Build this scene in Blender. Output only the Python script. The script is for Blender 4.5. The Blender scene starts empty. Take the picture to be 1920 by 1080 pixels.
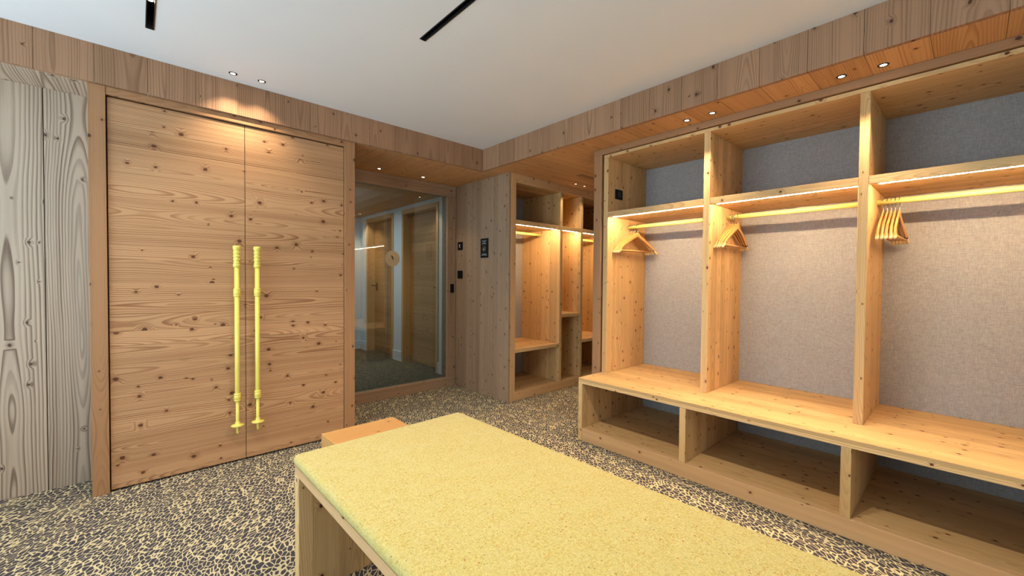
import bpy, bmesh, math, random
from mathutils import Vector, Matrix
random.seed(7)
SC = bpy.context.scene
COL = SC.collection
PI = math.pi

# ------------------------------------------------------------------ camera
F_PX, YAW, PITCH, ROLL = 776.35, 42.1105, -1.1581, 0.4466
cam_d = bpy.data.cameras.new('camera'); cam = bpy.data.objects.new('camera', cam_d); COL.objects.link(cam)
cam_d.sensor_width = 36; cam_d.lens = F_PX / 1920 * 36; cam_d.clip_start = .02
_y, _p, _r = map(math.radians, (YAW, PITCH, ROLL))
f = Vector((math.sin(_y)*math.cos(_p), math.cos(_y)*math.cos(_p), math.sin(_p)))
r = Vector((math.cos(_y), -math.sin(_y), 0)); u = r.cross(f)
r2 = r*math.cos(_r) + u*math.sin(_r); u2 = u*math.cos(_r) - r*math.sin(_r)
M = Matrix((( r2.x, u2.x, -f.x, 0), (r2.y, u2.y, -f.y, 0), (r2.z, u2.z, -f.z, 1.2), (0, 0, 0, 1)))
cam.matrix_world = M
SC.camera = cam

# ------------------------------------------------------------------ colour management, world
SC.view_settings.view_transform = 'Standard'; SC.view_settings.look = 'None'
SC.view_settings.gamma = 1; SC.view_settings.use_curve_mapping = False
SC.view_settings.exposure = 0.58
w = bpy.data.worlds.new('world'); SC.world = w; w.use_nodes = True
w.node_tree.nodes['Background'].inputs[0].default_value = (.62, .78, 1, 1)
w.node_tree.nodes['Background'].inputs[1].default_value = 1.5

CEIL = 2.44; SOF = 2.235

def lamp(name, kind, loc, power, color, rot=(0, 0, 0), **kw):
    d = bpy.data.lights.new(name, kind); d.energy = power; d.color = color
    for k, v in kw.items(): setattr(d, k, v)
    o = bpy.data.objects.new(name, d); COL.objects.link(o); o.location = loc; o.rotation_euler = rot
    return o
# daylight at the left window, plus added fill from a made-up window behind the camera
DAY = (.64, .83, 1.0)
lamp('daylight_left', 'AREA', (-2.17, 1.75, 1.35), 84, DAY, (0, -PI/2 - math.radians(38), 0), shape='RECTANGLE', size=1.9, size_y=2.9)
lamp('fill_back', 'AREA', (.2, -2.47, 1.35), 18, DAY, (PI/2 + math.radians(38), 0, 0), shape='RECTANGLE', size=2.8, size_y=1.9)
WARM = (1.0, .66, .36)

# ------------------------------------------------------------------ node helpers
class NT:
    def __init__(s, name):
        s.mat = bpy.data.materials.new(name); s.mat.use_nodes = True
        s.t = s.mat.node_tree; s.t.nodes.clear()
        s.out = s.t.nodes.new('ShaderNodeOutputMaterial'); s.b = s.t.nodes.new('ShaderNodeBsdfPrincipled')
        s.t.links.new(s.b.outputs[0], s.out.inputs[0])
    def n(s, kind, **kw):
        o = s.t.nodes.new(kind)
        for k, v in kw.items(): setattr(o, k, v)
        return o
    def put(s, sock, v):
        if isinstance(v, bpy.types.NodeSocket): s.t.links.new(v, sock)
        elif v is not None: sock.default_value = v
    def m(s, op, a, b=None, c=None, clamp=False):
        o = s.n('ShaderNodeMath', operation=op, use_clamp=clamp)
        s.put(o.inputs[0], a); s.put(o.inputs[1], b) if b is not None else None
        if c is not None: s.put(o.inputs[2], c)
        return o.outputs[0]
    def vec(s, x=0., y=0., z=0.):
        o = s.n('ShaderNodeCombineXYZ')
        for i, v in enumerate((x, y, z)): s.put(o.inputs[i], v)
        return o.outputs[0]
    def sep(s, v):
        o = s.n('ShaderNodeSeparateXYZ'); s.put(o.inputs[0], v); return o.outputs
    def noise(s, vec, scale=1, detail=2, rough=.5, dist=0):
        o = s.n('ShaderNodeTexNoise'); s.put(o.inputs['Vector'], vec); o.inputs['Scale'].default_value = scale
        o.inputs['Detail'].default_value = detail; o.inputs['Roughness'].default_value = rough
        o.inputs['Distortion'].default_value = dist
        return o.outputs[0]
    def white(s, wv):
        o = s.n('ShaderNodeTexWhiteNoise', noise_dimensions='1D'); s.put(o.inputs['W'], wv); return o.outputs
    def ss(s, v, a, b, lo=0., hi=1.):
        o = s.n('ShaderNodeMapRange', interpolation_type='SMOOTHSTEP')
        s.put(o.inputs[0], v)
        for i, x in ((1, a), (2, b), (3, lo), (4, hi)): s.put(o.inputs[i], x)
        return o.outputs[0]
    def mix(s, f_, a, b, mode='MIX'):
        o = s.n('ShaderNodeMix', data_type='RGBA', blend_type=mode)
        s.put(o.inputs[0], f_)
        for i, x in ((6, a), (7, b)):
            s.put(o.inputs[i], (*x, 1) if isinstance(x, tuple) and len(x) == 3 else x)
        return o.outputs[2]
    def bump(s, h, strength, dist):
        o = s.n('ShaderNodeBump'); o.inputs['Strength'].default_value = strength; o.inputs['Distance'].default_value = dist
        s.put(o.inputs['Height'], h); s.put(s.b.inputs['Normal'], o.outputs[0])
    def objpos(s):
        return s.n('ShaderNodeTexCoord').outputs['Object']

def srgb(r, g, b):
    def c(x):
        x /= 255; return x/12.92 if x <= .04045 else ((x+.055)/1.055)**2.4
    return (c(r), c(g), c(b))

def wood(name, light, dark, knotc, width=.07, randomness=1., seam=0., rings=.45, freq=120, knots=.5, tint=.16, rough=.55, knot_r=.009):
    """plain-sawn softwood; UV is in metres, U along the grain, V across it"""
    s = NT(name)
    uv = s.n('ShaderNodeUVMap', uv_map='grain').outputs[0]
    U, V, _ = s.sep(uv)
    W = s.m('DIVIDE', V, width)
    vo = s.n('ShaderNodeTexVoronoi', voronoi_dimensions='1D', feature='F1'); s.put(vo.inputs['W'], W)
    vo.inputs['Scale'].default_value = 1; vo.inputs['Randomness'].default_value = randomness
    pw = vo.outputs['W']
    vl = s.m('MULTIPLY', s.m('SUBTRACT', W, pw), width)
    wn = s.white(s.m('ADD', s.m('MULTIPLY', pw, 7.31), .37)); rc = s.sep(wn[1]); r1, r2, r3 = rc
    seed = s.m('MULTIPLY', wn[0], 57.)
    n1 = s.noise(s.vec(s.m('MULTIPLY', U, .8), s.m('MULTIPLY', V, 5.), seed), detail=3, rough=.55)
    n2 = s.noise(s.vec(s.m('MULTIPLY', U, .8), s.m('ADD', seed, 9.), 0.), detail=1)
    vv = s.m('ADD', s.m('ADD', vl, s.m('MULTIPLY', s.m('SUBTRACT', r1, .5), min(width, .2)*.7)), s.m('MULTIPLY', s.m('SUBTRACT', n1, .5), .045))
    h = s.m('ADD', s.m('MULTIPLY', r2, .05), s.m('MULTIPLY', s.m('SUBTRACT', n2, .5), .22))
    # knots
    kv = s.n('ShaderNodeTexVoronoi', voronoi_dimensions='2D', feature='F1')
    s.put(kv.inputs['Vector'], s.vec(s.m('ADD', U, s.m('MULTIPLY', seed, 3.1)), s.m('MULTIPLY', V, 1.25), 0.))
    kv.inputs['Scale'].default_value = 9.
    kd = s.m('DIVIDE', kv.outputs['Distance'], 9.)
    kc = s.sep(kv.outputs['Color'])
    keep = s.m('LESS_THAN', kc[0], knots)
    kr = s.m('MULTIPLY', s.m('ADD', s.m('MULTIPLY', kc[1], .75), .3), knot_r)
    kd2 = s.m('ADD', kd, s.m('MULTIPLY', s.m('SUBTRACT', s.noise(s.vec(U, V, 0.), 160, 1), .5), knot_r*.9))
    kmask = s.m('MULTIPLY', s.ss(s.m('DIVIDE', kd2, kr), .75, 1.15, 1., 0.), keep)
    halo = s.m('MULTIPLY', s.ss(s.m('DIVIDE', kd, kr), .8, 4.2, 1., 0.), keep)
    rr = s.m('SQRT', s.m('ADD', s.m('MULTIPLY', vv, vv), s.m('MULTIPLY', h, h)))
    rr = s.m('ADD', rr, s.m('MULTIPLY', halo, s.m('MULTIPLY', kr, 1.4)))
    t = s.m('MULTIPLY', rr, s.m('MULTIPLY', s.m('ADD', s.m('MULTIPLY', r3, .6), .7), freq))
    fr = s.m('FRACT', t)
    line = s.m('MULTIPLY', s.ss(fr, .25, .86), s.ss(fr, .90, 1., 1., 0.))
    var = s.noise(s.vec(s.m('MULTIPLY', rr, 60.), seed, s.m('MULTIPLY', U, .3)), detail=2)
    line = s.m('MULTIPLY', line, s.ss(var, .3, .7, .35, 1.15))
    streak = s.noise(s.vec(s.m('MULTIPLY', U, 5.), s.m('MULTIPLY', V, 260.), seed), detail=2, rough=.6)
    band = s.noise(s.vec(s.m('MULTIPLY', U, .5), s.m('MULTIPLY', V, 22.), seed), detail=2)
    fac = s.m('ADD', s.m('MULTIPLY', line, rings), s.m('ADD', s.m('MULTIPLY', s.m('SUBTRACT', streak, .5), .3), s.m('MULTIPLY', s.m('SUBTRACT', band, .5), .85)))
    fac = s.m('ADD', fac, s.m('MULTIPLY', s.ss(halo, .2, 1.), .25), clamp=True)
    col = s.mix(fac, light, dark)
    col = s.mix(kmask, col, knotc)
    tv = s.m('ADD', s.m('MULTIPLY', s.m('SUBTRACT', wn[0], .5), tint*2), 1.)
    col = s.mix(1., col, s.vec(tv, s.m('POWER', tv, 1.12), s.m('POWER', tv, 1.3)), 'MULTIPLY')
    hgt = s.m('ADD', s.m('MULTIPLY', line, -.6), s.m('MULTIPLY', streak, .5))
    if seam:
        ve = s.n('ShaderNodeTexVoronoi', voronoi_dimensions='1D', feature='DISTANCE_TO_EDGE'); s.put(ve.inputs['W'], W)
        ve.inputs['Scale'].default_value = 1; ve.inputs['Randomness'].default_value = randomness
        sm = s.ss(s.m('MULTIPLY', ve.outputs['Distance'], width), .0004, .0016, 1., 0.)
        sm = s.m('MULTIPLY', sm, s.ss(s.white(s.m('FLOOR', s.m('MULTIPLY', W, 1.)))[0], .2, .7, .25, 1.))
        col = s.mix(s.m('MULTIPLY', sm, seam), col, (.03, .015, .008))
        hgt = s.m('SUBTRACT', hgt, s.m('MULTIPLY', sm, 1.5))
    s.put(s.b.inputs['Base Color'], col)
    s.b.inputs['Roughness'].default_value = rough
    s.b.inputs['Specular IOR Level'].default_value = .3
    s.bump(hgt, .35, .0012)
    return s.mat

def plain(name, col, rough=.5, metal=0., spec=.5, emit=None, strength=0.):
    s = NT(name); pos = s.objpos()
    nz = s.noise(pos, 40, 3)
    c = s.mix(s.m('MULTIPLY', nz, .18), col, tuple(x*.75 for x in col))
    s.put(s.b.inputs['Base Color'], c)
    s.b.inputs['Roughness'].default_value = rough; s.b.inputs['Metallic'].default_value = metal
    s.b.inputs['Specular IOR Level'].default_value = spec
    if emit:
        s.b.inputs['Emission Color'].default_value = (*emit, 1); s.b.inputs['Emission Strength'].default_value = strength
    return s.mat

MT = {}
MT['bulk'] = wood('bulkhead_boards', srgb(166, 126, 95), srgb(114, 78, 52), srgb(78, 52, 36), width=1., randomness=0., rings=.55, freq=105, knots=.22, tint=.10, knot_r=.010)
MT['weather'] = wood('weathered_boards', srgb(190, 168, 145), srgb(110, 87, 70), srgb(84, 66, 54), width=1., randomness=0., rings=.8, freq=80, knots=.16, tint=.07, knot_r=.009)
MT['soffit'] = wood('soffit_boards', srgb(206, 156, 104), srgb(150, 96, 54), srgb(90, 50, 28), width=1., randomness=0., rings=.5, freq=105, knots=.22, tint=.12)
MT['door'] = wood('door_boards', srgb(192, 148, 106), srgb(138, 90, 56), srgb(96, 58, 34), width=.125, seam=.55, rings=.75, freq=130, knots=.42, tint=.10, knot_r=.013)
MT['panel'] = wood('larch_staves', srgb(218, 178, 122), srgb(168, 118, 70), srgb(96, 52, 28), width=.085, rings=.5, freq=140, knots=.6, tint=.15, knot_r=.0095)
MT['rail'] = wood('larch_solid', srgb(214, 170, 120), srgb(168, 118, 74), srgb(104, 66, 40), width=.5, rings=.32, freq=150, knots=.4, tint=.05, knot_r=.009)
MT['post'] = wood('larch_posts', srgb(170, 125, 86), srgb(128, 85, 56), srgb(84, 52, 36), width=.5, rings=.45, freq=120, knots=.4, tint=.05, knot_r=.010)
MT['greywall'] = wood('larch_wall_boards', srgb(166, 136, 108), srgb(120, 88, 64), srgb(84, 56, 40), width=.095, rings=.45, freq=120, knots=.5, tint=.11, knot_r=.010)
MT['block'] = wood('larch_block', srgb(206, 154, 92), srgb(190, 122, 60), srgb(140, 80, 40), width=.5, rings=.4, freq=60, knots=.2, tint=.05)
MT['hall'] = wood('hall_doors', srgb(178, 132, 84), srgb(118, 78, 44), srgb(80, 50, 30), width=.12, seam=.4, rings=.45, freq=120, knots=.2, tint=.14)
MT['hanger'] = wood('hanger_wood', srgb(204, 150, 86), srgb(178, 118, 60), srgb(160, 100, 50), width=.5, rings=.3, freq=200, knots=0., tint=.04, rough=.35)
MT['white'] = plain('white_paint', srgb(232, 232, 230), .85, spec=.2)
MT['hallwhite'] = plain('hall_white_paint', srgb(226, 230, 234), .8, spec=.2)
MT['yellow'] = plain('yellow_lacquer', srgb(236, 220, 104), .42)
MT['yellowrod'] = plain('yellow_rod_lacquer', srgb(216, 206, 118), .4)
MT['black'] = plain('black_plastic', srgb(13, 12, 13), .5, spec=.2)
MT['dark'] = plain('dark_metal', srgb(52, 50, 50), .4, metal=.6)
MT['gap'] = plain('dark_reveal', srgb(30, 24, 20), .9)
MT['steel'] = plain('steel_wire', srgb(190, 185, 178), .25, metal=1.)
MT['tip'] = plain('hanger_tip', srgb(236, 206, 150), .4)
MT['print'] = plain('white_print', srgb(200, 208, 214), .6)
MT['gold'] = plain('gold_print', srgb(176, 150, 96), .5)
MT['frost'] = plain('frosted_sticker', srgb(190, 172, 140), .7)
MT['stroke'] = plain('sticker_mark', srgb(92, 84, 60), .7)
MT['led'] = plain('led_strip', (1, .85, .6), .5, emit=(1., .74, .44), strength=200.)
MT['ledhall'] = plain('led_strip_aisle', (1, .85, .6), .5, emit=(1., .74, .44), strength=190.)
MT['lens'] = plain('downlight_lens', (1, .9, .8), .5, emit=(1., .86, .66), strength=20.)
MT['lensdim'] = plain('downlight_lens_dim', (1, .9, .8), .5, emit=(1., .8, .58), strength=3.)
MT['ring'] = plain('downlight_ring', srgb(48, 42, 36), .4, metal=.5)

def mat_carpet(name, cream, darkc, scale=1.):
    s = NT(name); pos = s.objpos()
    wob = s.n('ShaderNodeTexNoise'); s.put(wob.inputs['Vector'], pos); wob.inputs['Scale'].default_value = 2.6; wob.inputs['Detail'].default_value = 1
    wb2 = s.n('ShaderNodeTexNoise'); s.put(wb2.inputs['Vector'], pos); wb2.inputs['Scale'].default_value = 26; wb2.inputs['Detail'].default_value = 1
    x, y, _ = s.sep(pos); wx, wy, wz = s.sep(wob.outputs['Color']); qx, qy, qz = s.sep(wb2.outputs['Color'])
    a = math.radians(58)
    xr = s.m('ADD', s.m('MULTIPLY', x, math.cos(a)), s.m('MULTIPLY', y, math.sin(a)))
    yr = s.m('SUBTRACT', s.m('MULTIPLY', y, math.cos(a)), s.m('MULTIPLY', x, math.sin(a)))
    xr = s.m('ADD', xr, s.m('MULTIPLY', wx, .10)); yr = s.m('ADD', yr, s.m('MULTIPLY', wy, .13))
    xr = s.m('ADD', xr, s.m('MULTIPLY', qx, .016)); yr = s.m('ADD', yr, s.m('MULTIPLY', qy, .010))
    v = s.vec(s.m('MULTIPLY', xr, 29*scale), s.m('MULTIPLY', yr, 58*scale), 0.)
    vo = s.n('ShaderNodeTexVoronoi', voronoi_dimensions='2D', feature='DISTANCE_TO_EDGE'); s.put(vo.inputs['Vector'], v); vo.inputs['Scale'].default_value = 1
    vf = s.n('ShaderNodeTexVoronoi', voronoi_dimensions='2D', feature='F1'); s.put(vf.inputs['Vector'], v); vf.inputs['Scale'].default_value = 1
    c0 = s.sep(vf.outputs['Color'])[0]
    th = s.m('ADD', s.ss(c0, .66, 1., .075, .26), s.m('MULTIPLY', s.m('SUBTRACT', s.noise(pos, 95, 2), .5), .22))
    spot = s.ss(s.m('SUBTRACT', vo.outputs['Distance'], th), -.02, .025)
    fuzz = s.noise(pos, 420, 2)
    dk = s.mix(s.ss(fuzz, .3, .7), darkc, tuple(c*1.25 for c in darkc))
    cr = s.mix(s.ss(fuzz, .3, .7), cream, tuple(c*.9 for c in cream))
    s.put(s.b.inputs['Base Color'], s.mix(spot, cr, dk))
    s.b.inputs['Roughness'].default_value = .95; s.b.inputs['Specular IOR Level'].default_value = .1
    s.bump(s.m('ADD', fuzz, s.m('MULTIPLY', spot, -.6)), .15, .002)
    return s.mat
MT['carpet'] = mat_carpet('leopard_carpet', srgb(218, 200, 156), srgb(70, 66, 70))
MT['hallcarpet'] = mat_carpet('hall_carpet', srgb(108, 104, 84), srgb(62, 62, 58))

def mat_wool():
    s = NT('yellow_wool'); pos = s.objpos()
    x, y, z = s.sep(pos)
    big = s.noise(pos, 22, 3, .6); mid = s.noise(pos, 120, 2, .6); fine = s.noise(pos, 520, 2, .7)
    c = s.mix(s.ss(mid, .35, .66), srgb(194, 174, 92), srgb(176, 148, 60))
    c = s.mix(s.m('MULTIPLY', s.ss(big, .4, .65), .4), c, srgb(192, 176, 108))
    c = s.mix(s.m('MULTIPLY', s.ss(fine, .42, .66), .7), c, srgb(220, 208, 156))
    for sc, th, colr, sd in ((130, .09, srgb(196, 128, 40), 1.), (140, .045, srgb(110, 92, 60), 5.), (120, .07, srgb(150, 152, 108), 9.), (110, .03, srgb(176, 66, 40), 13.)):
        vo = s.n('ShaderNodeTexVoronoi', voronoi_dimensions='3D', feature='F1')
        s.put(vo.inputs['Vector'], s.vec(s.m('ADD', x, sd), y, z)); vo.inputs['Scale'].default_value = sc
        cc = s.sep(vo.outputs['Color'])
        mk = s.m('MULTIPLY', s.m('LESS_THAN', cc[0], th), s.ss(vo.outputs['Distance'], .18, .34, 1., 0.))
        c = s.mix(s.m('MULTIPLY', mk, .8), c, colr)
    wv = s.m('MULTIPLY', s.m('SINE', s.m('MULTIPLY', x, 1500.)), s.m('SINE', s.m('MULTIPLY', y, 1500.)))
    s.put(s.b.inputs['Base Color'], c); s.b.inputs['Roughness'].default_value = .95; s.b.inputs['Specular IOR Level'].default_value = .1
    s.b.inputs['Sheen Weight'].default_value = .15
    s.bump(s.m('ADD', s.m('MULTIPLY', wv, .25), s.m('MULTIPLY', fine, .6)), .35, .0012)
    return s.mat
MT['wool'] = mat_wool()

def mat_linen():
    s = NT('taupe_linen'); pos = s.objpos(); x, y, z = s.sep(pos)
    a = s.noise(s.vec(s.m('MULTIPLY', x, 40.), s.m('MULTIPLY', y, 40.), s.m('MULTIPLY', z, 700.)), detail=2)
    b = s.noise(s.vec(s.m('MULTIPLY', x, 700.), s.m('MULTIPLY', y, 700.), s.m('MULTIPLY', z, 40.)), detail=2)
    f_ = s.ss(s.m('ADD', a, b), .7, 1.3)
    s.put(s.b.inputs['Base Color'], s.mix(f_, srgb(174, 170, 166), srgb(144, 140, 137)))
    s.b.inputs['Roughness'].default_value = .95; s.b.inputs['Specular IOR Level'].default_value = .1
    s.bump(f_, .3, .001)
    return s.mat
MT['linen'] = mat_linen()

def mat_ceiling():
    s = NT('ceiling_plaster'); pos = s.objpos()
    s.put(s.b.inputs['Base Color'], s.mix(s.noise(pos, 3, 2), srgb(226, 227, 228), srgb(232, 232, 232)))
    s.b.inputs['Roughness'].default_value = .9; s.b.inputs['Specular IOR Level'].default_value = .15
    s.bump(s.noise(pos, 220, 2), .08, .001)
    return s.mat
MT['ceiling'] = mat_ceiling()

def mat_glass():
    s = NT('clear_glass')
    g = s.n('ShaderNodeBsdfGlossy'); g.inputs['Roughness'].default_value = .01; g.inputs['Color'].default_value = (1, 1, 1, 1)
    t = s.n('ShaderNodeBsdfTransparent'); t.inputs['Color'].default_value = (.80, .86, .84, 1)
    fz = s.n('ShaderNodeFresnel'); fz.inputs['IOR'].default_value = 1.52
    k = s.m('ADD', s.m('MULTIPLY', fz.outputs[0], 1.4), s.m('MULTIPLY', s.noise(s.objpos(), 2, 1), .01), clamp=True)
    mx = s.n('ShaderNodeMixShader'); s.put(mx.inputs[0], k); s.put(mx.inputs[1], t.outputs[0]); s.put(mx.inputs[2], g.outputs[0])
    s.t.links.new(mx.outputs[0], s.out.inputs[0])
    return s.mat
MT['glass'] = mat_glass()

# ------------------------------------------------------------------ mesh builder
AX = {'x': 0, 'y': 1, 'z': 2}
class MB:
    def __init__(s): s.bm = bmesh.new(); s.uv = s.bm.loops.layers.uv.new('grain')
    def face(s, vs, n, g, uo, vo, centre=None):
        f_ = s.bm.faces.new(vs)
        rest = [a for a in range(3) if a != n]
        if g in rest: ua, va = g, [a for a in rest if a != g][0]
        else: ua, va = rest
        for lp in f_.loops:
            co = lp.vert.co
            lv = co[va] - (centre[va] if centre else 0)
            lp[s.uv].uv = (co[ua] + uo, lv + vo)
        return f_
    def box(s, x0, x1, y0, y1, z0, z1, g='z', board=False):
        """board=True: one board, rings centred on it; otherwise glued staves"""
        gi = AX[g]; uo = random.uniform(0, 60)
        vo = float(random.randint(1, 400)) if board else random.uniform(0, 60)
        c = ((x0+x1)/2, (y0+y1)/2, (z0+z1)/2) if board else None
        V = [s.bm.verts.new((x, y, z)) for x in (x0, x1) for y in (y0, y1) for z in (z0, z1)]
        for n, ix in ((0, (0, 1, 3, 2)), (0, (4, 6, 7, 5)), (1, (0, 4, 5, 1)), (1, (2, 3, 7, 6)), (2, (0, 2, 6, 4)), (2, (1, 5, 7, 3))):
            s.face([V[i] for i in ix], n, gi, uo, vo, c)
        return s
    def lathe(s, prof, axis='z', c=(0, 0, 0), seg=20, caps=True):
        """prof: list of (radius, position along axis)"""
        a = AX[axis]; b1, b2 = [(1, 2), (2, 0), (0, 1)][a]
        rings = []
        for rad, t in prof:
            ring = []
            for i in range(seg):
                an = 2*PI*i/seg; p = [0, 0, 0]; p[a] = c[a] + t; p[b1] = c[b1] + rad*math.cos(an); p[b2] = c[b2] + rad*math.sin(an)
                ring.append(s.bm.verts.new(p))
            rings.append(ring)
        for j in range(len(rings)-1):
            for i in range(seg):
                f_ = s.bm.faces.new((rings[j][i], rings[j][(i+1) % seg], rings[j+1][(i+1) % seg], rings[j+1][i])); f_.smooth = True
                for lp, q in zip(f_.loops, ((prof[j][1], i/seg*.1), (prof[j][1], (i+1)/seg*.1), (prof[j+1][1], (i+1)/seg*.1), (prof[j+1][1], i/seg*.1))): lp[s.uv].uv = q
        if caps:
            s.bm.faces.new(rings[0][::-1]); s.bm.faces.new(rings[-1])
        return s
    def tube(s, pts, rad, seg=8):
        pts = [Vector(p) for p in pts]; rings = []
        rads = rad if isinstance(rad, (list, tuple)) else [rad]*len(pts)
        prev = None
        for i, p in enumerate(pts):
            d = (pts[min(i+1, len(pts)-1)] - pts[max(i-1, 0)]).normalized()
            ref = prev if prev else (Vector((0, 0, 1)) if abs(d.z) < .9 else Vector((1, 0, 0)))
            n1 = (ref - d*ref.dot(d)).normalized(); prev = n1; n2 = d.cross(n1)
            rings.append([s.bm.verts.new(p + n1*rads[i]*math.cos(2*PI*k/seg) + n2*rads[i]*math.sin(2*PI*k/seg)) for k in range(seg)])
        L = 0
        for j in range(len(rings)-1):
            for k in range(seg):
                f_ = s.bm.faces.new((rings[j][k], rings[j][(k+1) % seg], rings[j+1][(k+1) % seg], rings[j+1][k])); f_.smooth = True
                for lp in f_.loops: lp[s.uv].uv = (j*.03, k*.01)
        s.bm.faces.new(rings[0][::-1]); s.bm.faces.new(rings[-1])
        return s
    def build(s, name, mat, parent=None, bevel=0., seg=1, smooth=False, loc=None):
        s.bm.normal_update(); bmesh.ops.recalc_face_normals(s.bm, faces=s.bm.faces[:])
        me = bpy.data.meshes.new(name); s.bm.to_mesh(me); s.bm.free()
        o = bpy.data.objects.new(name, me); COL.objects.link(o)
        me.materials.append(MT[mat] if isinstance(mat, str) else mat)
        if parent is not None:
            o.parent = parent
            o.location = -Vector(parent.location)      # meshes are written in world coordinates, roots are unrotated
            if parent.parent is not None: o.location = (0, 0, 0)
        if bevel:
            b = o.modifiers.new('bevel', 'BEVEL'); b.width = bevel; b.segments = seg; b.limit_method = 'ANGLE'
        if smooth:
            for p in me.polygons: p.use_smooth = True
        return o

def tag(o, label=None, cat=None, group=None, kind=None):
    if label: o['label'] = label
    if cat: o['category'] = cat
    if group: o['group'] = group
    if kind: o['kind'] = kind
    return o
def empty(name, loc=(0, 0, 0), **kw):
    o = bpy.data.objects.new(name, None); COL.objects.link(o); o.location = loc; o.empty_display_size = .1
    return tag(o, **kw)
def box(name, mat, x0, x1, y0, y1, z0, z1, g='z', parent=None, bevel=.0015, board=False):
    return MB().box(x0, x1, y0, y1, z0, z1, g, board).build(name, mat, parent, bevel)
def copy_tree(o, parent=None):
    c = o.copy(); COL.objects.link(c)
    if parent is not None: c.parent = parent
    for ch in list(o.children): copy_tree(ch, c)
    return c

# ------------------------------------------------------------------ room shell
XR = 2.455                                                  # right bulkhead / wardrobe base front
LX = [-.81, -.596, -.379, -.164, .051, .266, .482, .698, .914, 1.128, 1.342, 1.557, 1.771, 1.987, 2.203, 2.455]
RY = [3.15, 2.912, 2.696, 2.484, 2.268, 2.052, 1.836, 1.623, 1.411, 1.197, .986, .773, .559, .346, .133, -.08, -.29, -.5, -.72, -.94]

tag(box('floor', 'carpet', -2.3, 4.7, -2.6, 3.955, -.1, 0, bevel=0), kind='structure')
tag(box('floor', 'hallcarpet', 1.05, 3.2, 3.955, 7.1, -.1, 0, bevel=0), kind='structure')
ce = MB()
# ceiling with two slots for the sunk light channels
TR = [(.037, .071, 1.30, 2.774), (1.088, 1.122, .55, 1.93)]
ys = [-2.6, .55, 1.30, 1.93, 2.774, 3.2]
for i in range(len(ys)-1):
    y0, y1 = ys[i], ys[i+1]; cuts = [t for t in TR if t[2] <= y0 and t[3] >= y1]
    x = -2.3
    for t in sorted(cuts):
        ce.box(x, t[0], y0, y1, CEIL, CEIL+.14); x = t[1]
    ce.box(x, 2.6, y0, y1, CEIL, CEIL+.14)
tag(ce.build('ceiling', 'ceiling'), kind='structure')
b = MB()
for i in range(11): b.box(1.05+i*.2+.0006, 1.25+i*.2-.0006, 3.96, 7.1, SOF, SOF+.02, 'y', True)
tag(b.build('ceiling', 'soffit', bevel=.001), kind='structure')
tag(box('ceiling', 'gap', 1.05, 3.25, 3.96, 7.1, SOF+.0205, SOF+.1, bevel=0), kind='structure')

# bulkheads: face boards, and soffit boards that carry the same joints
b = MB()
for a, c in zip(LX[:-1], LX[1:]): b.box(a+.0006, c-.0006, 3.15, 3.175, SOF, CEIL, 'z', True)
b.box(-2.3, LX[0]-.0006, 3.15, 3.175, SOF, CEIL, 'z')
tag(b.build('trim_1', 'bulk', bevel=.001), kind='structure')
b = MB()
for a, c in zip(RY[:-1], RY[1:]): b.box(XR, XR+.025, c+.0006, a-.0006, SOF, CEIL, 'z', True)
b.box(XR, XR+.025, -2.6, RY[-1]-.0006, SOF, CEIL, 'z')
tag(b.build('trim_2', 'bulk', bevel=.001), kind='structure')
b = MB()
for a, c in zip(RY[:-1], RY[1:]): b.box(XR+.0255, 4.6, c+.0006, a-.0006, SOF, SOF+.02, 'x', True)
b.box(XR+.0255, 4.6, -2.6, RY[-1]-.0006, SOF, SOF+.02, 'x')
tag(b.build('trim_3', 'soffit', bevel=.001), kind='structure')
b = MB()
for a, c in zip(LX[9:-1], LX[10:]): b.box(a+.0006, c-.0006, 3.1755, 3.95, SOF, SOF+.02, 'y', True)
b.box(XR+.0006, 2.70, 3.1755, 3.95, SOF, SOF+.02, 'y', True)
tag(b.build('trim_4', 'soffit', bevel=.001), kind='structure')
b = MB()
for a, c in list(zip(LX[:3], LX[1:3] + [-.192])) + [(LX[0]-.215*(k+1), LX[0]-.215*k) for k in range(7)]: b.box(a+.0006, c-.0006, 3.1755, 3.46, SOF, SOF+.02, 'y', True)
tag(b.build('trim_5', 'weather', bevel=.001), kind='structure')
# dark sheets added behind the board joints to keep light from leaking through
tag(box('leak_sheet_1', 'gap', -2.3, 2.48, 3.1755, 3.19, SOF+.021, CEIL+.1, bevel=0), kind='structure')
tag(box('leak_sheet_2', 'gap', 2.4805, 2.495, -2.6, 3.17, SOF+.021, CEIL+.1, bevel=0), kind='structure')
tag(box('leak_sheet_3', 'gap', -2.2, -.1, 3.4705, 3.49, 0, SOF+.03, bevel=0), kind='structure')
# light-tight void above the soffits
tag(box('ceiling', 'white', 2.6, 4.7, -2.6, 4.0, CEIL+.14, CEIL+.2, bevel=0), kind='structure')

# left: recessed board wall beside the cupboard doors
b = MB()
for a, c in ((-.596, -.381), (-.379, -.1)): b.box(a+.0008, c-.0008, 3.44, 3.47, 0, SOF, 'z', True)
x = -.596
while x > -2.2:
    b.box(x-.215+.0008, x-.0008, 3.44, 3.47, 0, SOF, 'z', True); x -= .215
tag(b.build('wall_far_left', 'weather', bevel=.0012), kind='structure')
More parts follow.
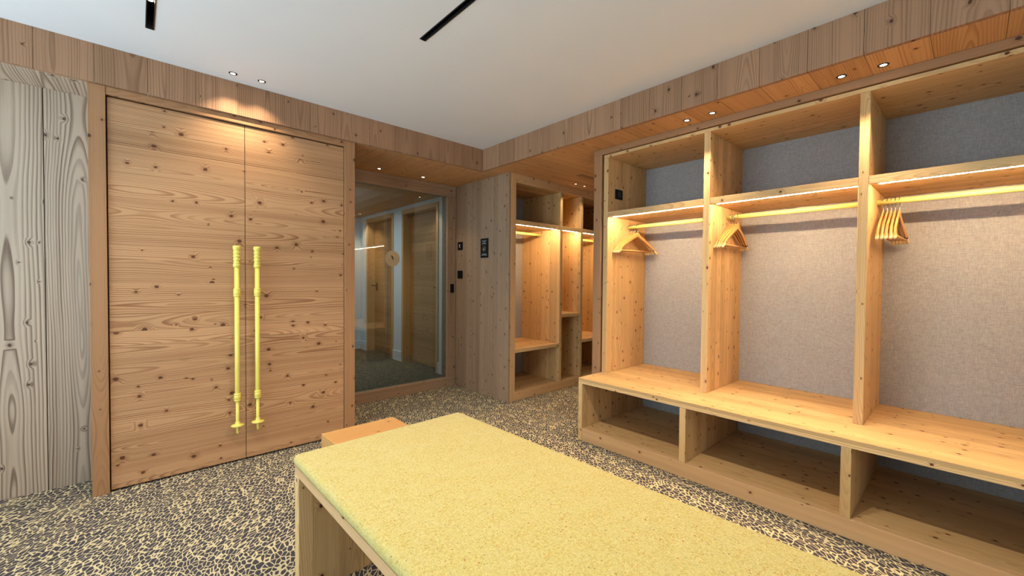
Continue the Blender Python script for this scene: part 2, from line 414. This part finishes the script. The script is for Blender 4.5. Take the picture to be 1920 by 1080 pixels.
# walls around the room
tag(box('wall_far', 'white', -2.3, 1.05, 3.90, 3.96, 0, 2.6, bevel=0), kind='structure')
wl = MB()
for y0, y1, z0, z1 in ((-2.6, .3, 0, 2.6), (3.2, 4, 0, 2.6), (.3, 3.2, 0, .4), (.3, 3.2, 2.3, 2.6)): wl.box(-2.3, -2.2, y0, y1, z0, z1)
tag(wl.build('wall_left', 'white'), kind='structure')
wb = MB()
for x0, x1, z0, z1 in ((-2.3, -1.2, 0, 2.6), (1.6, 4.7, 0, 2.6), (-1.2, 1.6, 0, .4), (-1.2, 1.6, 2.3, 2.6)): wb.box(x0, x1, -2.6, -2.5, z0, z1)
tag(wb.build('wall_back', 'white'), kind='structure')
tag(box('wall_right', 'white', 4.6, 4.7, -2.5, 3.9, 0, 2.6, bevel=0), kind='structure')
tag(box('wall_wardrobe', 'white', 3.33, 3.40, -2.5, 2.0, 0, 2.6, bevel=0), kind='structure')
tag(box('wall_aisle_back', 'white', 2.70, 4.6, 3.62, 3.70, 0, 2.6, bevel=0), kind='structure')
# the boarded wall with the switches
b = MB()
for y0, y1 in ((2.992, 3.2255), (3.2275, 3.50), (3.502, 3.72), (3.722, 3.95)): b.box(2.66, 2.685, y0, y1, 0, SOF, 'z')
tag(b.build('wall_switches', 'greywall', bevel=.001), kind='structure')
# recess side next to the double doors
tag(box('wall_recess', 'greywall', 1.16, 1.236, 3.20, 3.88, 0, SOF, 'z'), kind='structure')
# hall behind the glass
tag(box('wall_hall_left', 'hallwhite', 1.05, 1.15, 3.96, 7.1, 0, SOF, bevel=0), kind='structure')
tag(box('wall_hall_end', 'hallwhite', 1.15, 3.2, 7.0, 7.1, 0, SOF, bevel=0), kind='structure')
tag(box('wall_hall_side', 'greywall', 2.815, 2.95, 3.972, 4.4195, 0, SOF, 'z', bevel=0), kind='structure')
tag(box('wall_hall_return', 'greywall', 2.656, 2.95, 3.952, 3.9715, 0, SOF, 'z', bevel=0), kind='structure')
hw = MB()
for y0, y1, z0, z1 in ((4.42, 4.52, 0, SOF), (5.50, 5.765, 0, SOF), (6.74, 7.0, 0, SOF), (4.52, 5.50, 2.18, SOF), (5.765, 6.74, 2.18, SOF)): hw.box(2.83, 2.95, y0, y1, z0, z1)
tag(hw.build('wall_hall_right', 'hallwhite'), kind='structure')
tag(box('wall_hall_backing', 'hallwhite', 3.05, 3.2, 3.955, 7.1, 0, SOF, bevel=0), kind='structure')
bb = MB()
for y0, y1 in ((4.42, 4.52), (5.50, 5.765), (6.74, 7.0)): bb.box(2.818, 2.83, y0, y1, 0, .14)
tag(bb.build('baseboard_right', 'hallwhite'), kind='structure')
tag(box('baseboard_end', 'hallwhite', 1.15, 2.83, 6.985, 7.0, 0, .14), kind='structure')

def window(name, vals, axis):
    # frame and pane of windows outside the view: the left one, and a back one added for fill
    a0, a1, z0, z1, p = vals
    r_ = empty(name, (p, a0, 0) if axis == 'y' else (a0, p, 0), kind='structure')
    m = MB()
    for (u0, u1, w0, w1) in ((a0, a1, z0, z0+.06), (a0, a1, z1-.06, z1), (a0, a0+.06, z0+.06, z1-.06), (a1-.06, a1, z0+.06, z1-.06), ((a0+a1)/2-.03, (a0+a1)/2+.03, z0+.06, z1-.06)):
        if axis == 'y': m.box(p-.03, p+.01, u0, u1, w0, w1)
        else: m.box(u0, u1, p-.03, p+.01, w0, w1)
    m.build('window_frame', 'rail', r_)
    if axis == 'y': box('pane', 'glass', p-.012, p-.006, a0+.05, a1-.05, z0+.05, z1-.05, parent=r_, bevel=0)
    else: box('pane', 'glass', a0+.05, a1-.05, p-.012, p-.006, z0+.05, z1-.05, parent=r_, bevel=0)
window('window_2', (.3, 3.2, .4, 2.3, -2.25), 'y')
window('window_fill', (-1.2, 1.6, .4, 2.3, -2.55), 'x')

# ------------------------------------------------------------------ double doors (door_1)
d1 = empty('door_1', (.52, 3.18, 0), kind='structure')
box('door_frame', 'post', -.192, -.123, 3.165, 3.22, 0, SOF-.001, 'z', d1)
fr_side = box('frame_side', 'post', -.192, -.160, 3.22, 3.44, 0, SOF-.001, 'z', d1)
box('door_frame', 'post', -.1225, 1.160, 3.168, 3.22, 2.190, SOF-.001, 'x', d1)
box('door_frame', 'post', 1.1605, 1.236, 3.165, 3.20, 0, SOF-.001, 'z', d1)
box('door_backing', 'gap', -.159, 1.159, 3.225, 3.25, 0, SOF-.001, 'z', d1, bevel=0)
def leaf(x0, x1):
    # horizontal boards share one set of joints across both leaves
    m = MB(); st = random.getstate(); m.box(x0, x1, 3.180, 3.222, .012, 2.182, 'x')
    return m
random.seed(11); L_ = leaf(-.118, .5215); uoff = None
leafA = L_.build('door_leaf', 'door', d1, .0015)
random.seed(11); leafB = leaf(.5245, 1.1575).build('door_leaf', 'door', d1, .0015)
def ski_pole(parent, x):
    y = 3.115
    z = lambda v: v
    m = MB().lathe([(.0105, .42), (.0135, .425), (.0135, 1.29)], c=(x, y, 0), seg=20)
    p = m.build('handle_shaft', 'yellow', parent)
    p['label'] = 'yellow ski pole shaft used as door pull'
    prof = [(.012, 1.262), (.0195, 1.266), (.0205, 1.282), (.017, 1.288)]
    n = 4
    for i in range(n*6+1):
        t = i/(n*6.); zz = 1.290 + t*.090
        prof.append((.0178 + .0019*math.cos(2*PI*n*t) + .001*t, zz))
    prof += [(.0215, 1.386), (.0222, 1.394), (.019, 1.400), (.006, 1.402)]
    MB().lathe(prof, c=(x, y, 0), seg=24).build('grip', 'yellow', p)
    for z0, z1 in ((1.078, 1.130), (.412, .462)):
        MB().lathe([(.0135, z0), (.0185, z0+.002), (.0190, z0+.010), (.0172, z0+.012), (.0190, z0+.014), (.0190, z1-.012), (.0172, z1-.010), (.0190, z1-.008), (.0185, z1), (.0135, z1+.001)], c=(x, y, 0), seg=24).build('locking_collar', 'yellow', p)
    MB().lathe([(.0095, .425), (.0095, .262), (.0075, .235), (.0075, .212), (.003, .203)][::-1], c=(x, y, 0), seg=16).build('lower_shaft', 'yellow', p)
    MB().lathe([(.010, .252), (.034, .254), (.0365, .258), (.034, .262), (.014, .268), (.012, .282), (.0098, .284)], c=(x, y, 0), seg=28).build('basket', 'yellow', p)
    for zz in (1.10, .437):
        MB().lathe([(.006, 0), (.006, .052)], axis='y', c=(x, y+.013, zz), seg=12).build('standoff', 'yellow', p)
for lf, x in ((leafA, .4655), (leafB, .5775)): ski_pole(lf, x)

# ------------------------------------------------------------------ glass wall (window_1)
g1 = empty('window_1', (2.0, 3.9, 0), kind='structure')
GX0, GX1 = 1.237, 2.655
m = MB(); m.box(GX0, GX1, 3.885, 3.95, 0, .105, 'x'); m.box(GX0, GX1, 3.885, 3.95, 2.112, SOF-.001, 'x')
m.box(GX0, GX0+.1, 3.885, 3.95, .106, 2.111, 'z'); m.box(2.543, GX1, 3.885, 3.95, .106, 2.111, 'z')
m.build('window_frame', 'greywall', g1, .002)
box('pane', 'glass', GX0+.09, 2.55, 3.910, 3.918, .10, 2.12, parent=g1, bevel=0)
st = MB().lathe([(.0795, 0), (.0795, .0012)], axis='y', c=(1.906, 3.9075, 1.402), seg=40).build('glass_sticker', 'frost', g1)
st['label'] = 'round pale sticker with a small dark stroke on the glass'
m = MB(); m.tube([(1.893, 3.9068, 1.434), (1.902, 3.9068, 1.424), (1.910, 3.9068, 1.408), (1.915, 3.9068, 1.392)], [.003, .0075, .0065, .002], 8)
m.build('sticker_mark', 'stroke', st)

# ------------------------------------------------------------------ hall doors
def hall_door(name, y0, y1, hz, pull):
    d = empty(name, (2.83, (y0+y1)/2, 0), kind='structure')
    m = MB(); m.box(2.82, 2.99, y0, y0+.05, 0, 2.18, 'z'); m.box(2.82, 2.99, y1-.05, y1, 0, 2.18, 'z'); m.box(2.82, 2.99, y0+.05, y1-.05, 2.12, 2.18, 'y')
    m.build('door_frame', 'rail', d)
    lf = box('door_leaf', 'hall', 2.945, 2.985, y0+.055, y1-.055, .01, 2.115, 'y', d)
    box('door_backing', 'gap', 2.99, 3.0, y0, y1, 0, 2.18, parent=d, bevel=0)
    hy = y0+.13 if pull else y1-.14
    h = MB(); h.box(2.938, 2.945, hy-.02, hy+.02, 1.0, 1.13); h.tube([(2.945, hy, 1.085), (2.90, hy, 1.085), (2.90, hy+(.12 if not pull else .10), 1.085)], .008)
    h.build('door_handle', 'dark', lf)
    if pull:
        h = MB(); h.tube([(2.945, y0+.11, .60), (2.915, y0+.11, .60), (2.915, y0+.11, .86), (2.945, y0+.11, .86)], .007); h.build('pull_bar', 'dark', lf)
    return d
hall_door('door_2', 4.52, 5.50, 1.08, True)
hall_door('door_3', 5.765, 6.74, 1.08, False)

# ------------------------------------------------------------------ wardrobe base (bench unit)
DIV = [1.139, .354, -.431, -1.216]                          # lower edge in y of each divider
YE = -2.05
wb_ = empty('wardrobe_base', (XR, 0, 0), label='long larch shoe bench with open compartments under the hanging bays', cat='bench')
m = MB(); m.box(XR, XR+.035, YE, 1.924, .001, .094, 'y'); m.build('plinth', 'rail', wb_, .0015)
box('end_panel', 'panel', XR, 3.31, 1.925, 1.962, .001, .426, 'z', wb_)
box('bottom_shelf', 'panel', XR+.0355, 3.31, YE, 1.9245, .070, .0935, 'y', wb_)
for d in DIV: box('divider', 'panel', XR, 3.31, d, d+.040, .0945, .426, 'z', wb_)
box('seat', 'panel', XR, 3.31, YE, 1.962, .4265, .468, 'y', wb_)
box('back_panel', 'linen', 3.3105, 3.325, YE, 1.962, .02, .468, 'z', wb_, bevel=0)

# ------------------------------------------------------------------ open wardrobe above
wr = empty('open_wardrobe', (2.745, 0, .469), label='larch open wardrobe with hanging bays, high shelves and linen back, standing on the bench', cat='wardrobe')
WX = 2.745
box('end_panel', 'panel', WX, 3.309, 1.920, 1.962, .4685, 2.164, 'z', wr)
for d in DIV: box('divider', 'panel', WX, 3.309, d, d+.041, .4685, 2.164, 'z', wr)
box('top_panel', 'panel', WX, 3.309, YE, 1.962, 2.1645, 2.187, 'y', wr)
box('back_panel', 'linen', 3.3095, 3.325, YE, 1.962, .4685, 2.1875, 'z', wr, bevel=0)
box('casing', 'post', WX-.012, WX+.02, YE, 2.048, 2.192, SOF-.0005, 'y', wr)
box('casing', 'post', WX-.012, WX+.02, 1.974, 2.048, .001, 2.1915, 'z', wr)
box('casing_reveal', 'gap', WX+.010, WX+.03, 1.9625, 1.9738, .47, 2.187, 'z', wr, bevel=0)
bays = []
edges = [1.920] + [v for d in DIV for v in (d+.041, d)]
for i in range(0, len(edges)-1, 2): bays.append((edges[i+1], edges[i]))
for y0, y1 in bays:
    m = MB(); m.box(WX+.004, WX+.022, y0, y1, 1.697, 1.739, 'y'); m.box(WX+.0225, 3.309, y0, y1, 1.703, 1.739, 'y')
    sh = m.build('shelf', 'panel', wr, .001)
    box('led_strip', 'led', WX+.0235, WX+.031, y0+.006, y1-.035, 1.6960, 1.7028, parent=sh, bevel=0)
    rd = MB().lathe([(.0145, y0+.0005), (.0145, y1-.0005)], axis='y', c=(3.03, 0, 1.640), seg=24).build('clothes_rail', 'yellowrod', wr)
    rd['label'] = 'yellow lacquered clothes rail'

# ------------------------------------------------------------------ coat hangers
def make_hanger():
    # lies in the local X-Z plane, rail centre at the origin
    root = empty('coat_hanger')
    m = MB(); pts = []
    R_ = .0175
    for i in range(15):
        a = math.radians(-20 + i*(205/14)); pts.append((R_*math.cos(a), 0, .0 + R_*math.sin(a)))
    pts = pts[::-1]
    pts += [(.014, 0, -.018), (.002, 0, -.030), (0, 0, -.040), (0, 0, -.066)]
    m.tube(pts, .0017, 6); m.build('hook', 'steel', root)
    # shoulder bar: flattened curved arms
    m = MB(); sec = []
    N = 26
    for i in range(N+1):
        t = -1 + 2*i/N; at = abs(t)
        x = .218*t
        zc = -.075 - .125*(at**1.25) - .012*max(0, at-.8)/.2 + .010*math.exp(-(at/.12)**2)
        hh = .0155 - .0055*at + .007*math.exp(-(at/.13)**2)
        th = .0045 + .002*at
        yc = -.012*at**2
        sec.append((x, yc, zc, hh, th))
    rings = []
    for x, yc, zc, hh, th in sec:
        rings.append([m.bm.verts.new((x + .0*hh, yc + th*math.cos(a), zc + hh*math.sin(a))) for a in [2*PI*k/10 for k in range(10)]])
    for j in range(N):
        for k in range(10):
            f_ = m.bm.faces.new((rings[j][k], rings[j][(k+1) % 10], rings[j+1][(k+1) % 10], rings[j+1][k])); f_.smooth = True
            for lp, q in zip(f_.loops, ((j, k), (j, k+1), (j+1, k+1), (j+1, k))): lp[m.uv].uv = (q[0]*.02, q[1]*.006)
    m.bm.faces.new(rings[0][::-1]); m.bm.faces.new(rings[-1])
    m.build('shoulder_bar', 'hanger', root)
    m = MB(); m.tube([(-.195, -.010, -.200), (.195, -.010, -.200)], .0048, 8); m.build('trouser_bar', 'hanger', root)
    for s_ in (-1, 1):
        m = MB(); x, yc, zc, hh, th = sec[0] if s_ < 0 else sec[-1]
        m.tube([(x - s_*.032, yc+.004, zc+.024), (x - s_*.012, yc+.001, zc+.008), (x, yc, zc-.001), (x+s_*.004, yc, zc-.008)], [.0078, .0082, .0078, .005], 10)
        t = m.build('tip', 'tip', root); t['label'] = 'pale rubber end tip'
        m = MB(); m.tube([(x - s_*.034, yc+.004, zc+.0255), (x - s_*.031, yc+.004, zc+.0232)], .0088, 10); m.build('tip_ring', 'dark', t)
    return root
hang0 = make_hanger()
ORD = ['first', 'second', 'third', 'fourth', 'fifth', 'sixth']
HB = [('hangers in the first wardrobe bay', 'wooden hanger under the black socket', [(1.902, 5), (1.886, 6), (1.870, 7), (1.852, 8), (1.828, 11)]),
      ('hangers in the second wardrobe bay', 'wooden coat hanger in the middle hanging bay', [(1.114, 181.5), (1.098, 181), (1.082, 181), (1.066, 180)]),
      ('hangers in the third wardrobe bay', 'wooden coat hanger in the right-hand hanging bay', [(.326, 3), (.310, 2.5), (.294, 2.5), (.278, 2), (.262, 2)])]
first = True
for grp, where, lst in HB:
    n = len(lst)
    for i, (y, ang) in enumerate(lst):
        o = hang0 if first else copy_tree(hang0)
        first = False
        o.location = (3.03, y, 1.640); o.rotation_euler = (0, 0, -math.radians(ang))
        pos = 'leftmost' if i == 0 else ('rightmost' if i == n-1 else ORD[i] + ' from the left')
        tag(o, '%s, %s of its %s' % (where, pos, {4: 'four', 5: 'five'}[n]), 'coat hanger', grp)

# ------------------------------------------------------------------ cabinets across the aisle
ay = 2.99
aw = empty('aisle_wardrobe', (2.67, ay, 0), label='larch open wardrobe across the aisle, right of the switch wall, with lit shelves', cat='wardrobe')
box('end_panel', 'greywall', 2.660, 2.6915, ay-.001, ay+.60, 0.001, SOF-.001, 'z', aw) if False else None
box('stile', 'rail', 2.6855, 2.75, ay, ay+.60, .001, SOF-.001, 'z', aw)
box('header', 'rail', 2.7505, 4.55, ay, ay+.03, 2.15, SOF-.001, 'x', aw)
box('plinth', 'rail', 2.7505, 4.55, ay, ay+.03, .001, .092, 'x', aw)
box('bottom_shelf', 'panel', 2.7505, 4.55, ay+.0305, ay+.595, .07, .0915, 'x', aw)
box('top_panel', 'panel', 2.7505, 4.55, ay+.0305, ay+.595, 2.151, 2.17, 'x', aw)
box('back_panel', 'linen', 2.7505, 4.55, ay+.5955, ay+.61, .092, 2.15, 'z', aw, bevel=0)
for x in (3.40, 3.755, 4.45): box('divider', 'panel', x, x+.04, ay, ay+.595, .0925, 2.1495, 'z', aw)
for x0, x1, z0, z1, s_ in ((2.7505, 3.3995, .475, .512, 'seat'), (3.4405, 3.7545, .790, .828, 'shelf'), (3.7955, 4.4495, .482, .520, 'seat')):
    box(s_, 'panel', x0, x1, ay+.004, ay+.595, z0, z1, 'x', aw)
for x0, x1, rod in ((2.7505, 3.3995, 1), (3.4405, 3.7545, 0), (3.7955, 4.4495, 1)):
    m = MB(); m.box(x0, x1, ay+.004, ay+.022, 1.745, 1.789, 'x'); m.box(x0, x1, ay+.0225, ay+.595, 1.752, 1.789, 'x')
    sh = m.build('upper_shelf', 'panel', aw, .001)
    box('led_strip', 'ledhall', x0+.012, x1-.03, ay+.0235, ay+.031, 1.7450, 1.7515, parent=sh, bevel=0)
    if rod:
        rd = MB().lathe([(.0145, x0+.0005), (.0145, x1-.0005)], axis='x', c=(0, ay+.29, 1.705), seg=24).build('clothes_rail', 'yellowrod', aw)
        rd['label'] = 'yellow lacquered clothes rail'

# ------------------------------------------------------------------ upholstered bench and block
TH = math.radians(1.2)
bench = empty('upholstered_bench', (.435, 1.70, 0), label='long larch bench with a yellow wool cushion in the middle of the room', cat='bench')
BW_, BL_ = .765, 2.05
def local(m, name, mat, parent, bevel, seg=1):
    m.bm.normal_update(); bmesh.ops.recalc_face_normals(m.bm, faces=m.bm.faces[:])
    me = bpy.data.meshes.new(name); m.bm.to_mesh(me); m.bm.free(); o = bpy.data.objects.new(name, me); COL.objects.link(o)
    me.materials.append(MT[mat]); o.parent = parent
    if bevel:
        b_ = o.modifiers.new('bevel', 'BEVEL'); b_.width = bevel; b_.segments = seg; b_.limit_method = 'ANGLE'
    return o
local(MB().box(0, BW_, -BL_, 0, .458, .490, 'y'), 'bench_top', 'rail', bench, .002)
local(MB().box(0, BW_, -.045, 0, .001, .4575, 'z'), 'side_panel', 'panel', bench, .002)
local(MB().box(0, BW_, -BL_, -BL_+.045, .001, .4575, 'z'), 'side_panel', 'panel', bench, .002)
def cushion():
    m = MB(); m.box(-.006, BW_+.006, -BL_-.006, .012, .4905, .532, 'y')
    o = local(m, 'cushion', 'wool', bench, .020, 6)
    for p in o.data.polygons: p.use_smooth = True
    return o
cushion()
bench.rotation_euler = (0, 0, TH)
blk = empty('wooden_block_stool', (.651, 2.085, 0), label='solid larch block stool standing against the far end of the yellow bench', cat='stool')
m = MB(); m.box(0, .372, -.335, 0, .003, .450, 'x'); local(m, 'body', 'block', blk, .003, 2)
m = MB(); m.box(.02, .352, -.315, -.02, 0.0, .0028, 'x'); local(m, 'foot_pad', 'gap', blk, 0)
blk.rotation_euler = (0, 0, TH)

# ------------------------------------------------------------------ switches, sign, socket
def plate_x(name, x, y0, y1, z0, z1, label, cat, mat='black'):          # on a wall facing -x
    r_ = empty(name, (x, (y0+y1)/2, z0), label=label, cat=cat)
    pl = MB().box(x-.009, x-.0002, y0, y1, z0, z1).build('cover_plate', mat, r_, .002, 2)
    return r_, pl
r_, pl = plate_x('light_switch', 2.66, 3.755, 3.845, 1.525, 1.612, 'black wall switch with a small pale symbol, left of the black sign', 'switch')
sw = MB().box(2.6485, 2.651, 3.765, 3.835, 1.535, 1.602).build('rocker', 'black', r_, .0015)
m = MB(); m.tube([(2.6478, 3.800, 1.552), (2.6478, 3.800, 1.580)], .0045, 8); m.tube([(2.6478, 3.783, 1.585), (2.6478, 3.800, 1.570), (2.6478, 3.817, 1.585)], .002, 6); m.tube([(2.6478, 3.783, 1.545), (2.6478, 3.800, 1.560), (2.6478, 3.817, 1.545)], .002, 6)
m.build('symbol', 'print', sw)
r_, pl = plate_x('light_switch', 2.66, 3.755, 3.845, 1.208, 1.295, 'plain black wall switch left of the sign, directly below the switch with a symbol', 'switch')
MB().box(2.6485, 2.651, 3.765, 3.835, 1.218, 1.285).build('rocker', 'black', r_, .0015)
r_ = empty('wall_button', (2.605, 3.885, 1.05), label='narrow black button plate on the wooden frame right of the glass', cat='switch')
MB().box(2.583, 2.628, 3.876, 3.8848, 1.048, 1.146).build('cover_plate', 'black', r_, .002, 2)
MB().box(2.590, 2.621, 3.8735, 3.8762, 1.060, 1.134).build('button', 'black', r_, .001)
r_ = empty('wall_sign', (2.66, 3.367, 1.42), label='small tall black sign with white text rows and a gold ring emblem', cat='sign')
sg = MB().box(2.652, 2.6598, 3.306, 3.428, 1.424, 1.622).build('sign_board', 'black', r_, .0012)
# text rows: tiny strokes, illegible in the photograph
rs = random.Random(3); m = MB()
for zc, half, hh in ((1.596, .036, .0045), (1.582, .020, .004), (1.568, .034, .0048), (1.461, .034, .0035), (1.450, .042, .0035)):
    y = 3.367 + half
    while y > 3.367 - half:
        wd = rs.uniform(.0055, .0075)
        m.box(2.6514, 2.6519, y-.0018, y, zc-hh, zc+hh)
        zz = zc + rs.choice((-hh+.001, 0, hh-.001)); m.box(2.6514, 2.6519, y-wd, y-.0018, zz-.001, zz+.001)
        y -= wd + .002
m.build('lettering', 'print', sg)
m = MB()
for k in range(28):
    a0 = 2*PI*k/28; a1 = a0 + 2*PI/28*.98
    m.tube([(2.6513, 3.367 + .026*math.cos(a0), 1.515 + .030*math.sin(a0)), (2.6513, 3.367 + .026*math.cos(a1), 1.515 + .030*math.sin(a1))], .0013, 5)
m.build('emblem_ring', 'gold', sg)
m = MB(); m.tube([(2.6513, 3.362, 1.528), (2.6513, 3.361, 1.522)], .0042, 6); m.tube([(2.6513, 3.372, 1.517), (2.6513, 3.373, 1.500)], [.005, .003], 6); m.tube([(2.6513, 3.372, 1.512), (2.6513, 3.358, 1.504)], .002, 6)
m.build('emblem_figure', 'print', sg)
# socket in the first bay (on the end panel, facing -y)
r_ = empty('wall_socket', (2.887, 1.92, 1.85), label='black socket plate inside the upper left compartment of the wardrobe', cat='socket')
pl = MB().box(2.838, 2.936, 1.9115, 1.9198, 1.853, 1.930).build('cover_plate', 'black', r_, .002, 2)
m = MB().lathe([(.026, 0), (.026, .0015), (.022, .0016)], axis='y', c=(2.887, 1.9098, 1.8915), seg=24); m.build('socket_ring', 'dark', r_)

# ------------------------------------------------------------------ air vent in the aisle soffit
v = empty('air_vent', (3.4, 2.61, SOF), label='slotted air vent in the wooden soffit over the aisle', cat='air vent')
m = MB()
for yy in (2.575, 2.60, 2.625): m.box(3.22, 3.95, yy, yy+.008, SOF-.0015, SOF-.0002)
m.build('slots', 'gap', v)
m = MB()
for yy in (2.5835, 2.6085): m.box(3.22, 3.95, yy, yy+.016, SOF-.0025, SOF-.0002, 'x')
m.build('slats', 'soffit', v)

# ------------------------------------------------------------------ lights
def downlight(x, y, z, label, grp, power, mat='lens', rad=.021, size=95, blend=.55, tilt=(0, 0), color=(1, .82, .57), src=.012):
    r_ = empty('downlight', (x, y, z), label=label, cat='downlight', group=grp)
    MB().lathe([(rad*.62, -.0005), (rad*.66, -.003), (rad*1.0, -.003), (rad*1.08, -.0003)], c=(x, y, z), seg=28, caps=False).build('trim_ring', 'ring', r_)
    MB().lathe([(rad*.64, -.0012), (rad*.64, -.0006)], c=(x, y, z), seg=24).build('lens', mat, r_)
    if power:
        l = lamp('beam', 'SPOT', (x, y, z-.006), power, color, (tilt[0], tilt[1], 0), spot_size=math.radians(size), spot_blend=blend, shadow_soft_size=src)
        l.parent = r_; l.location = (0, 0, -.006)
    return r_
G1 = 'downlights in the wardrobe soffit'
for (x, y, lb) in ((2.632, 1.245, 'leftmost of the four lights in the wooden soffit over the wardrobe'), (2.630, 1.085, 'second from left in the wooden soffit over the wardrobe'),
                   (2.634, .455, 'third from left in the wooden soffit over the wardrobe'), (2.638, .298, 'rightmost of the four lights in the wooden soffit over the wardrobe')):
    downlight(x, y, SOF, 'small round recessed light, ' + lb, G1, 19, size=74, blend=.7)
downlight(.439, 3.03, CEIL, 'small round recessed light in the white ceiling above the doors, left one', 'downlights above the double doors', 10, size=104, blend=.75)
downlight(.591, 3.025, CEIL, 'small round recessed light in the white ceiling above the doors, right one', 'downlights above the double doors', 10, size=104, blend=.75)
downlight(1.693, 3.749, SOF, 'small recessed light in the wooden soffit before the glass, left one', 'downlights before the glass wall', 7, 'lens', size=100)
downlight(2.160, 3.749, SOF, 'small recessed light in the wooden soffit before the glass, right one', 'downlights before the glass wall', 7, 'lens', size=100)
downlight(3.505, 2.868, SOF, 'small recessed light over the aisle cabinets, left one', 'downlights over the aisle', 6, 'lensdim', size=100)
downlight(3.655, 2.868, SOF, 'small recessed light over the aisle cabinets, right one', 'downlights over the aisle', 6, 'lensdim', size=100)
downlight(2.654, 4.69, SOF, 'small recessed light in the hall ceiling seen through the glass, nearer one', 'downlights in the hall', 5, 'lensdim', size=110)
downlight(2.662, 6.60, SOF, 'small recessed light in the hall ceiling seen through the glass, farther one', 'downlights in the hall', 9, 'lensdim', size=110)

def track(x0, x1, y0, y1, label, spots):
    t = empty('ceiling_light_channel', ((x0+x1)/2, (y0+y1)/2, CEIL), label=label, cat='ceiling light', group='sunk light channels in the ceiling')
    m = MB(); th = .004
    m.box(x0+.0002, x0+th, y0+.0002, y1-.0002, CEIL-.003, CEIL+.09); m.box(x1-th, x1-.0002, y0+.0002, y1-.0002, CEIL-.003, CEIL+.09)
    m.box(x0+th, x1-th, y0+.0002, y0+th, CEIL-.003, CEIL+.09); m.box(x0+th, x1-th, y1-th, y1-.0002, CEIL-.003, CEIL+.09)
    m.box(x0+.0002, x1-.0002, y0+.0002, y1-.0002, CEIL+.0902, CEIL+.094)
    m.build('channel', 'dark', t)
    for (ya, yb) in spots:
        sp = MB().box(x0+.0045, x1-.0045, ya, yb, CEIL+.030, CEIL+.0895).build('lamp_module', 'black', t)
        n = max(2, int((yb-ya)/.034))
        for k in range(n):
            yc = ya + (k+.5)*(yb-ya)/n
            MB().lathe([(.0095, CEIL+.027), (.0095, CEIL+.0298)], c=((x0+x1)/2, yc, 0), seg=16).build('lens', 'lens', sp)
    return t
track(*TR[0], 'black sunk light channel with lit lamps in the white ceiling, left one', [(2.30, 2.565), (1.6, 1.87)])
track(*TR[1], 'long dark sunk light channel in the white ceiling, right one', [(.56, 1.07)])
for yy in (.68, .93): lamp('channel_beam', 'SPOT', (1.105, yy, CEIL-.006), 37, (1, .90, .74), spot_size=math.radians(140), spot_blend=.7, shadow_soft_size=.014)
lamp('channel_beam', 'SPOT', (.054, 1.75, CEIL-.006), 24, (1, .90, .76), spot_size=math.radians(120), spot_blend=.8, shadow_soft_size=.03)
lamp('channel_beam', 'SPOT', (.054, 2.41, CEIL-.006), 20, (1, .85, .66), spot_size=math.radians(110), spot_blend=.8, shadow_soft_size=.03)
lamp('hall_fill', 'AREA', (1.9, 5.6, SOF-.02), 10, (.82, .92, 1), shape='RECTANGLE', size=.6, size_y=1.8)  # added fill that brightens the hall, no fitting there
